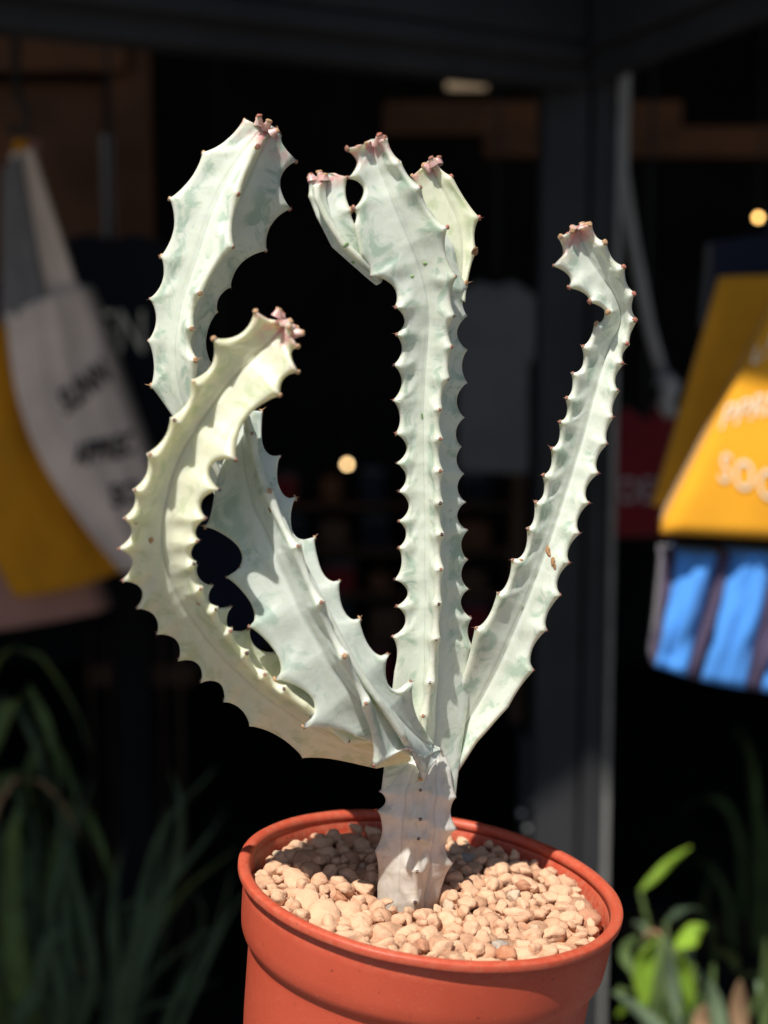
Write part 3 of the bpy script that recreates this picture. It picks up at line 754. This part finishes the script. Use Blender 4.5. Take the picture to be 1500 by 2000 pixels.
Q = quad([(4,330,1.90),(40,300,1.90),(92,610,1.91),(4,640,1.90)], 0)
grid_shell('handle_cloth', Q, shift(Q, 0, .008), M['greycloth'], c1, bulge=.004, wr=.008, seed=3)
c2 = empty('tote_bag', at(40, 1000, 1.95), 'mustard canvas bag behind the cream bag at left', 'bag', 'canvas bags hanging at the left')
Q = quad([(-130,600,1.95),(18,628,1.95),(252,1108,1.99),(30,1168,1.95)], 0)
Q = [Q[0], Q[1], Q[2], Q[3]]
grid_shell('bag_body', Q, shift(Q, -.02, .05), M['mustard'], c2, bulge=.03, wr=.016, seed=4, bow=.03)
ribbon('handle', [at(20, 640, 1.97), at(34, 450, 1.97), at(38, 300, 1.96), hp + Vector((0, .03, -.005))], .02, M['mustard'], c2, taper=False)
c3 = empty('tote_bag', at(60, 1100, 2.04), 'dusty pink canvas bag hanging lowest at the left edge', 'bag', 'canvas bags hanging at the left')
Q = quad([(-160,700,2.04),(60,760,2.04),(258,1120,2.06),(-30,1236,2.02)], 0)
Q = quad([(-260,700,2.05),(40,760,2.05),(262,1128,2.07),(-250,1240,2.03)], 0)
V4 = quad([(-260,700,2.05),(40,760,2.05),(195,1196,2.06),(-250,1240,2.03)], 0)
grid_shell('bag_body', V4, shift(V4, .01, .05), M['pink'], c3, bulge=.02, wr=.012, seed=5, bow=.04)
ribbon('handle', [at(0, 780, 2.06), at(30, 500, 2.06), hp + Vector((0, .06, 0))], .03, M['pink'], c3, taper=False)

def garment(name, pts, d, thick, mat, label, cat, parent=None, bev=.012, group=None):
    c = [at(x, y, d) for x, y in pts]; org = sum(c, Vector())/len(c)
    root = empty(name, org, label, cat, group)
    n_ = len(c); V = c + [p + Vector((0, thick, 0)) for p in c]
    Fc = [tuple(range(n_)), tuple(reversed(range(n_, 2*n_)))] + [(i, (i+1) % n_, n_+(i+1) % n_, n_+i) for i in range(n_)]
    o = mk('cloth_body', V, Fc, mat, root, False); fix_normals(o); bevel(o, bev, 3); o.data.shade_smooth()
    return root
def hanger(root, px_, py_, d):
    p = at(px_, py_, d) + Vector((0, .01, 0))
    tube('hanger_rod', [p, p + Vector((0, 0, .08)), Vector((p.x, p.y, zc-.001))], .003, M['hook'], root)
def flatS(x0, x1, y0, y1, d): return lambda u, v: at(x0+(x1-x0)*u, y0+(y1-y0)*v, d)
g = garment('sweatshirt', [(112,470),(170,452),(215,470),(262,452),(330,480),(372,900),(322,900),(318,1120),(120,1120),(118,900),(70,880)], 2.2, .05, M['navy'],
            'near-black sweatshirt with big cream letters beside the cream bag', 'sweatshirt', bev=.01)
hanger(g, 215, 480, 2.2)
lettering('EN', flatS(190, 290, 590, 705, 2.198), -.02, .86, .78, 1.05, M['ink_cream'], g, rot=.0)
g = garment('sweatshirt', [(372,1010),(430,985),(500,1010),(520,1260),(480,1300),(372,1300)], 2.9, .05, M['navyblue'],
            'dark blue garment showing in the gap between the two left arms', 'garment')
hanger(g, 436, 1000, 2.9)
g = garment('t_shirt', [(880,575),(938,548),(970,560),(1000,545),(1052,580),(1062,700),(1034,705),(1034,928),(893,922),(893,705),(866,700)], 2.75, .04, M['shirt'],
            'pale grey t-shirt hanging in the dark beside the post', 't-shirt')
hanger(g, 970, 565, 2.75)
g = garment('red_top', [(1190,830),(1225,790),(1262,822),(1298,778),(1345,850),(1352,1048),(1190,1052)], 2.35, .05, M['red'],
            'dark red garment with grey letters right of the post', 'garment')
hanger(g, 1262, 825, 2.35)
lettering('DEF', flatS(1212, 1300, 925, 985, 2.347), -.04, .92, .62, 1.15, M['ink_grey'], g)
rp = [at(1216, 335, 2.1), at(1236, 470, 2.1), at(1268, 640, 2.1), at(1300, 752, 2.1)]
rope = tube('hanging_rope', [Vector((rp[0].x, rp[0].y, zc-.001))] + rp, .0085, M['rope'], None, loc=rp[-1])
props(rope, 'pale rope hanging slantwise right of the post', 'rope')
kt = [at(1292, 738, 2.09), at(1310, 752, 2.08), at(1300, 790, 2.09), at(1312, 812, 2.09)]
kn = tube('rope_end', kt, .016, M['rope'], rope, taper=.7)

# right: yellow bag in the sun, striped bag below it, navy bag above
y1 = empty('tote_bag', at(1400, 900, 1.2), 'sunlit yellow canvas bag with white printed words at the right edge', 'bag', 'canvas bags hanging at the right')
Fq = quad([(1575,470,1.22),(2120,470,1.22),(2150,1085,1.17),(1290,1042,1.13)], 0)
Bq = quad([(1500,600,1.25),(2000,520,1.36),(2060,1040,1.34),(1286,1012,1.18)], 0)
o, S = grid_shell('bag_body', Fq, Bq, M['yellow'], y1, 24, 24, bulge=.012, wr=.006, seed=7)
Q = quad([(1408,540,1.40),(2000,520,1.40),(2060,1050,1.36),(1277,988,1.34)], 0)
grid_shell('back_panel', Q, shift(Q, 0, .012), M['yellow'], y1, 20, 20, bulge=.008, wr=.004, seed=9)
T1 = tilted(S, 1398, 932, 1500, 972, 52)
lettering('SOC', T1, 0, 0, .50, -1.38, M['ink_white'], y1, spacing=1.25, lift=.002, bold=.0)
T2 = tilted(S, 1402, 836, 1520, 802, 52)
lettering('PPRE', T2, .0, 0, .42, -1.38, M['ink_white'], y1, spacing=1.05, lift=.002, bold=.0)
T3 = tilted(S, 1462, 722, 1560, 640, 46)
lettering('UN', T3, 0, 0, .6, -1.38, M['ink_white'], y1)
ribbon('handle', [at(1640, 480, 1.24), at(1680, 200, 1.25), at(1750, -60, 1.26), at(1820, 200, 1.27), at(1850, 490, 1.28)], .03, M['yellow'], y1, taper=False)
hk2 = at(1750, -70, 1.262)
h2 = empty('hanging_hook', hk2, 'metal hook above the yellow bag at right', 'hook')
tube('rod', [Vector((hk2.x, hk2.y, zc-.001)), hk2 + Vector((0, 0, -.006))], .006, M['hook'], h2)
nv = empty('tote_bag', at(1450, 520, 1.42), 'navy bag behind the top of the yellow bag', 'bag', 'canvas bags hanging at the right')
Q = quad([(1404,470,1.42),(1800,420,1.42),(1800,760,1.42),(1390,640,1.42)], 0)
grid_shell('bag_body', Q, shift(Q, .0, .06), M['navyblue'], nv, bulge=.01, wr=.004, seed=8)
ribbon('handle', [at(1520, 470, 1.44), at(1600, 150, 1.44), at(1700, -80, 1.30)], .03, M['navyblue'], nv, taper=False)
sb = empty('tote_bag', at(1400, 1200, 1.3), 'blue and purple striped bag hanging under the yellow bag', 'bag', 'canvas bags hanging at the right')
cols = [('purple', 1296, 1322, 1274, 1280), ('blue', 1322, 1402, 1280, 1340), ('purple', 1402, 1430, 1340, 1370), ('blue', 1430, 1515, 1370, 1455), ('purple', 1515, 1550, 1455, 1490), ('blue', 1550, 1640, 1490, 1590), ('purple', 1640, 1700, 1590, 1650)]
def rowy(x): return 1300 + (x-1275)*.32 if x < 1400 else 1340 + (x-1400)*.12
for k, (m_, ta, tb_, ba, bb) in enumerate(cols):
    dd = 1.165 - .004*(k % 2)
    Q = quad([(ta,1078,dd),(tb_,1082,dd),(bb,rowy(bb),dd-.02),(ba,rowy(ba),dd-.02)], 0)
    grid_shell('stripe_panel', Q, shift(Q, .004, .045+.001*(k % 2)), M[m_], sb, 8, 14, bulge=.010, wr=.012, seed=20+k)
ribbon('handle', [at(1560, 1100, 1.20), at(1590, 1075, 1.43), at(1600, 700, 1.435), at(1650, 250, 1.435), at(1720, -80, 1.31)], .025, M['purple'], sb, taper=False)

# shelf of brown boards, upper left
sh = empty('wall_shelf', at(150, 300, 2.4), 'brown wooden shelf boards in shade at the upper left', 'shelf')
def board(name, x0, y0, x1, y1, d, dep, mat, parent, bev=.003):
    a, b = at(x0, y0, d), at(x1, y1, d); return box(name, (a.x, a.y, b.z), (b.x, a.y+dep, a.z), mat, parent, bev)
board('shelf_board', -300, 20, 246, 138, 2.38, .03, M['brown'], sh)
board('upright_board', 214, 98, 308, 900, 2.42, .03, M['brown'], sh)
board('back_board', -300, 160, 212, 560, 2.46, .02, M['brown'], sh)
board('hanging_label', 196, 262, 224, 462, 2.36, .004, M['greycloth'], sh, 0)
a = at(214, 900, 2.42)
box('shelf_leg', (a.x, a.y, .031), (a.x+.06, a.y+.03, a.z-.001), M['dark'], sh, .002)
# beams deep in the shop
for nm, (x0, y0, x1, y1, d), lb in (('ceiling_joist', (838, 196, 1062, 262, 3.2), 'dim brown wooden rail left of the post'),
                                  ('ceiling_joist', (1216, 246, 1420, 306, 3.2), 'dim brown wooden rail right of the post')):
    a, b = at(x0, y0, d), at(x1, y1, d)
    o = box(nm, (a.x-.3 if x0 > 1000 else a.x-.1, a.y, b.z), (b.x+.3, a.y+.06, a.z), M['brown'], None, .003, loc=(a.x, a.y, b.z)); props(o, lb, 'rail')
    for xx in (a.x-.08, b.x+.2):
        tube('rail_hanger', [Vector((xx, a.y+.03, a.z-.002)), Vector((xx, a.y+.03, zc-.001))], .006, M['hook'], o)

def lamp(px_, py_, d, r, col, s, label):
    c = at(px_, py_, d); e = empty('pendant_lamp', c, label, 'lamp', 'small warm lamps in the shop')
    V, Fc = [], []
    for j in range(9):
        a = math.pi*j/8
        for k in range(14): V.append(c + Vector((math.sin(a)*math.cos(k*math.pi/7), math.sin(a)*math.sin(k*math.pi/7), math.cos(a)*(1.15 if j < 4 else 1)))*r)
    for j in range(8):
        for k in range(14): Fc.append((j*14+k, j*14+(k+1) % 14, (j+1)*14+(k+1) % 14, (j+1)*14+k))
    mk('bulb', V, Fc, emit('bulb_glow', col, s), e)
    tube('socket', [c + Vector((0, 0, r*1.02)), c + Vector((0, 0, r*2.6))], r*.6, M['frame'], e)
    tube('cord', [c + Vector((0, 0, r*2.6)), Vector((c.x, c.y, zc-.001))], .002, M['frame'], e)
lamp(678, 907, 4.3, .008, (1, .66, .30), 9, 'small warm lamp glowing deep in the shop left of the middle arm')
lamp(1481, 425, 2.6, .005, (1, .55, .16), 9, 'small warm lamp glowing at the right edge above the navy bag')
e = empty('lamp_reflection', at(915, 153, 4.0), 'pale oblong glowing box standing in for a reflected ceiling lamp, deep in the shop', 'lamp reflection')  # glowing box added in place of a ceiling lamp's reflection
c = at(915, 153, 4.0); box('reflection_box', (c.x-.055, c.y, c.z-.014), (c.x+.055, c.y+.1, c.z+.012), emit('pale_glow', (.9, .66, .42), .22), e, .004)
tube('drop_rod', [c + Vector((0, .05, .0125)), Vector((c.x, c.y+.05, zc-.001))], .004, M['frame'], e)

# dim shelves of stock deep in the shop
ss = empty('stock_shelf', at(700, 1300, 4.4), 'dim shelves of stock deep in the shop behind the middle arm', 'shelf')
for yy in (985, 1075, 1160, 1250, 1340): board('shelf_board', 500, yy, 1000, yy+8, 4.4, .3, M['wood'], ss, .002)
for xx in (494, 1000): board('upright_board', xx, 900, xx+10, 2250, 4.4, .3, M['wood'], ss, .002)
stock = [('red', 'dark red'), ('brown', 'brown'), ('navyblue', 'dark blue'), ('wood', 'dark brown'), ('navy', 'black')]
rs = random.Random(3)
for r_, yy in enumerate((985, 1075, 1160, 1250, 1340)):
    for c_ in range(5):
        x0 = 520 + c_*92 + rs.uniform(0, 20); m_, cn = stock[(r_*2+c_) % 5]; hgt = rs.uniform(34, 62)
        a_, b_ = at(x0, yy-hgt, 4.36), at(x0+rs.uniform(40, 66), yy, 4.36); zb = at(x0, yy, 4.4).z + .0005
        o = box('folded_garment', (a_.x, at(0, 0, 4.4).y+.02, zb), (b_.x, at(0, 0, 4.4).y+.26, zb + (a_.z-b_.z)), M[m_], None, .012, loc=(a_.x, at(0, 0, 4.4).y+.02, zb))
        props(o, '%s folded garment, %s from the left on the %s dim stock shelf' % (cn, ('first','second','third','fourth','fifth')[c_], ('top','second','third','fourth','fifth')[r_]), 'garment', 'folded stock on the dim shelves')
# slatted planter and the plants
def planter(name, x0, y0, x1, y1, h, label, wm='wood'):
    p = empty(name, ((x0+x1)/2, (y0+y1)/2, 0), label, 'planter', 'slatted planters')
    k = 8; w = (x1-x0)/k
    for i in range(k):
        for yy in (y0, y1-.018): box('slat', (x0+i*w+.002, yy, .004), (x0+(i+1)*w-.002, yy+.018, h), M[wm], p, .002)
    for xx in (x0-.0185, x1+.0005): box('end_board', (xx, y0, .004), (xx+.018, y1, h), M[wm], p, .002)
    box('soil', (x0+.001, y0+.019, .004), (x1-.001, y1-.019, h-.03), M['soil'], p, 0)
    return p
rz = random.Random(5)
def strap_plant(name, leaves, d, wpx, label, root_px, zroot):
    c = at(root_px[0], root_px[1], d); c = Vector((c.x, c.y, zroot))
    e = empty(name, c, label, 'plant', None)
    for pts, w, m_ in leaves:
        dd = d + rz.uniform(-.12, .10); P = [at(x, y, dd + (i*rz.uniform(-.02, .02))) for i, (x, y) in enumerate(pts)]
        b = Vector((c.x + rz.uniform(-.03, .03), c.y + rz.uniform(-.03, .03), zroot-.02))
        ribbon('leaf', [b] + P, w*dd/F*1.0, M[m_], e, .0012, True, Vector((1, rz.uniform(-.6, .6), 0)).normalized(), fold=.25)
    return e
planter('planter_box', at(-350, 1800, 1.6).x, at(0, 1800, 1.6).y-.14, at(470, 1800, 1.6).x, at(0, 1800, 1.6).y+.14, .36, 'slatted wooden planter under the dark leaves, below the picture at left')
planter('planter_box', at(1230, 1800, 1.3).x, at(0, 1800, 1.3).y-.16, at(1900, 1800, 1.3).x, at(0, 1800, 1.3).y+.2, .50, 'slatted wooden planter below the picture at right')
zl, zr = .33, .47
rq = random.Random(9)
extra = []
for _ in range(16):
    x = rq.uniform(1230, 1500); y = rq.uniform(1820, 1990); a = rq.uniform(-1, 1)
    extra.append(([(x, y), (x+28*a, y+rq.uniform(-30, 12)), (x+58*a, y+rq.uniform(-20, 45))], rq.uniform(16, 34), rq.choice(('leaf_mid', 'leaf_lime', 'leaf_mid', 'leaf_grey')), rq.uniform(1.2, 1.42)))
LL = [([(118,1960),(80,1690),(10,1510)], 50, 'leaf_dark'), ([(140,1950),(60,1790),(-20,1730)], 40, 'leaf_dark'), ([(170,1950),(160,1780),(120,1640)], 34, 'leaf_dark'),
      ([(30,1900),(20,1700),(30,1600),(50,1560)], 60, 'leaf_mid'), ([(-60,1700),(-20,1330),(60,1268),(140,1372),(178,1470)], 18, 'leaf_mid'),
      ([(-80,1700),(-10,1440),(50,1345),(100,1440),(116,1540)], 46, 'leaf_mid'), ([(-60,1900),(0,1560),(90,1530),(160,1640)], 16, 'leaf_dry'),
      ([(80,1990),(20,1920),(-30,1930)], 20, 'leaf_dry'), ([(60,1960),(110,1860),(200,1930)], 12, 'leaf_dry')]
RRt = [([(235,2000),(285,1800),(395,1650),(445,1575)], 24, 'leaf_dark'), ([(240,2000),(330,1780),(465,1655)], 20, 'leaf_mid'), ([(250,2000),(325,1880),(440,1800)], 16, 'leaf_dark'),
       ([(250,2010),(330,1955),(430,1912)], 14, 'leaf_dark'), ([(220,1990),(215,1800),(240,1640)], 30, 'leaf_dark'), ([(215,1990),(170,1850),(140,1700)], 22, 'leaf_dark'), ([(245,2000),(340,1700),(350,1560),(330,1500)], 24, 'leaf_dark'),
       ([(250,1980),(300,1660),(420,1500)], 18, 'leaf_dark')]
for a0, b0, c0, w0 in ((-30,1500,90,44), (40,1440,150,30), (-60,1600,70,60), (90,1560,210,26), (10,1690,140,50), (60,1800,190,40), (150,1720,260,22), (-40,1360,80,34)):
    LL.append(([(40, 2000), (a0, b0+170), (a0+(c0-a0)*.45, b0), (c0, b0+120), (c0+20, b0+230)], w0, rz.choice(('leaf_dark', 'leaf_mid'))))
for _ in range(9):
    x = rz.uniform(-40, 420); LL.append(([(x*.6+60, 1980), (x, rz.uniform(1700, 1850)), (x+rz.uniform(-90, 90), rz.uniform(1480, 1680))], rz.uniform(16, 34), 'leaf_dark'))
    x = rz.uniform(180, 470); RRt.append(([(x*.5+120, 2000), (x, rz.uniform(1760, 1880)), (x+rz.uniform(-40, 90), rz.uniform(1560, 1760))], rz.uniform(14, 24), 'leaf_dark'))
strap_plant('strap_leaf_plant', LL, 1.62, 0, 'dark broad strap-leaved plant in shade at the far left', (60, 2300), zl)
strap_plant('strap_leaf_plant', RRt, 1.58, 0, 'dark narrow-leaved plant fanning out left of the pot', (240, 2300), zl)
def leafy(name, leaves, d, label, root_px, zroot, stemmat='leaf_mid'):
    c = at(root_px[0], root_px[1], d); c = Vector((c.x, c.y, zroot)); e = empty(name, c, label, 'plant')
    for pts, w, m_, dd in leaves:
        P = [at(x, y, dd + .015*math.sin(i)) for i, (x, y) in enumerate(pts)]
        ribbon('leaf', P, w*dd/F, M[m_], e, .0012, True, Vector((1, rz.uniform(-.3, .3), .1)).normalized(), fold=.3, lance=True)
        tube('leaf_stalk', [c + Vector((rz.uniform(-.02, .02), rz.uniform(-.02, .02), -.02)), P[0].lerp(c, .5) + Vector((rz.uniform(-.02, .02), 0, .03)), P[0]], .0022, M[stemmat], e, 6)
    return e
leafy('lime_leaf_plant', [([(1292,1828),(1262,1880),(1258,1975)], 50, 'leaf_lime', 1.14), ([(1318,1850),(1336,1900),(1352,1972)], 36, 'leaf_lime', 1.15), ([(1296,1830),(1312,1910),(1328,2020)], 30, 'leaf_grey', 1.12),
      ([(1300,1800),(1335,1772),(1372,1778)], 22, 'leaf_dark', 1.2), ([(1322,1850),(1348,1826),(1378,1808)], 46, 'leaf_lime', 1.17), ([(1300,1850),(1330,1846),(1350,1880)], 40, 'leaf_grey', 1.19), ([(1250,1740),(1298,1695),(1350,1654)], 20, 'leaf_lime', 1.35),
      ([(1235,1900),(1222,1860),(1250,1825)], 26, 'leaf_mid', 1.22), ([(1340,1900),(1330,1960),(1300,2010)], 40, 'leaf_lime', 1.2), ([(1290,1830),(1278,1815),(1255,1830)], 12, 'leaf_dry', 1.13),
      ([(1400,1850),(1430,1868),(1440,1900)], 26, 'leaf_mid', 1.4)] + extra,
      1.18, 'sunlit lime-green leafy plant to the right of the pot', (1320, 2300), zr)
leafy('bulb_plant', [([(1345,2060),(1260,1985),(1196,1938)], 30, 'leaf_grey', 1.06), ([(1420,2060),(1395,1960),(1360,1890)], 36, 'leaf_grey', 1.2), ([(1452,2040),(1448,1970),(1446,1915)], 44, 'leaf_dry', 1.15),
      ([(1376,2040),(1372,2000),(1378,1962)], 40, 'leaf_dry', 1.12), ([(1490,2060),(1500,1950),(1495,1830)], 30, 'leaf_mid', 1.15)],
      1.15, 'pale green and dry brown strap leaves at the bottom right corner', (1400, 2350), zr, 'leaf_dry')
RD = [([(1450,1900),(1452,1680),(1425,1580),(1375,1560),(1318,1592)], 22, 'leaf_mid'), ([(1440,1950),(1420,1760),(1380,1690),(1330,1680)], 18, 'leaf_mid'), ([(1470,1950),(1480,1700),(1470,1500),(1440,1420)], 26, 'leaf_mid'),
      ([(1390,1950),(1375,1780),(1400,1680)], 20, 'leaf_mid'), ([(1500,1950),(1510,1700),(1480,1560)], 30, 'leaf_mid'), ([(1360,1990),(1330,1850),(1290,1800)], 24, 'leaf_mid'), ([(1460,1980),(1440,1860),(1400,1800)], 30, 'leaf_mid')]
planter('planter_box', at(1200, 1800, 2.7).x, at(0, 1800, 2.7).y-.14, at(1800, 1800, 2.7).x, at(0, 1800, 2.7).y+.14, .10, 'slatted wooden planter standing inside the shop at right', 'dark')
strap_plant('strap_leaf_plant', RD, 2.7, 0, 'dark arching-leaved plant in shade behind the lime plant', (1450, 2250), .075)
# slatted crate in the shade, left
cr = empty('slatted_crate', at(260, 1600, 2.7), 'tall dark brown slatted crate in shade under the left bags', 'crate')
for k in range(6):
    board('slat', 176+k*34, 1232, 204+k*34, 2400, 2.7, .02, M['wood'], cr, .002)
board('cross_board', 170, 1300, 380, 1340, 2.722, .02, M['wood'], cr, .002); board('cross_board', 170, 1900, 380, 1940, 2.722, .02, M['wood'], cr, .002)

# scars and spots on the skin, laid on the surface where the photograph shows them
from mathutils.bvhtree import BVHTree
def scar(px_, py_, wpx, hpx, ang, mat, name='scar'):
    best = None
    for o, V, Fc in BR:
        if (o, 'b') not in TREES: TREES[(o, 'b')] = BVHTree.FromPolygons([tuple(v) for v in V], Fc)
        h = TREES[(o, 'b')].ray_cast(CAM, ray(px_, py_).normalized())
        if h[0] is not None and (best is None or h[3] < best[3]): best = (h[0], h[1], o, h[3])
    if best is None: return
    p, nr_, o, dist = best
    if nr_.dot(CAM-p) < 0: nr_ = -nr_
    nr_ = nr_.normalized(); x = (RGT - nr_*RGT.dot(nr_)).normalized(); y = nr_.cross(x); k = dist/F; V, Fc = [], []
    for j, (q, hh) in enumerate(((1.0, -.0002), (.85, .00008), (.5, .00016))):
        for i in range(14):
            a = 2*math.pi*i/14; w = q*(1+.3*noise.noise(Vector((math.cos(a)*1.7+px_, math.sin(a)*1.7, py_))))
            cx_, cy_ = w*wpx*.5*math.cos(a), w*hpx*.5*math.sin(a); ca, sa = math.cos(ang), math.sin(ang)
            V.append(p + x*(cx_*ca-cy_*sa)*k + y*(cx_*sa+cy_*ca)*k + nr_*hh)
    for j in range(2):
        for i in range(14): Fc.append((j*14+i, j*14+(i+1) % 14, (j+1)*14+(i+1) % 14, (j+1)*14+i))
    Fc.append(tuple(28+i for i in range(14)))
    b = mk(name, V, Fc, mat, plant); b.parent = o
TREES = {}
for a in ((1070,1076,12,26,.3),(1080,1096,11,22,-.1),(1083,1106,9,16,.2),(295,1055,13,13,0),(527,996,9,17,.1),(388,1180,14,6,-.2),(928,492,18,22,.2),(468,1108,6,6,0),(1018,1094,9,7,0),(266,1022,6,5,0)): scar(*a, M['scar'])
for a in ((824,812,5,16,.1),(830,515,9,8,0),(805,540,8,7,0),(690,512,10,8,0),(676,478,14,8,.6)): scar(*a, M['green_mark'], 'green_mark')
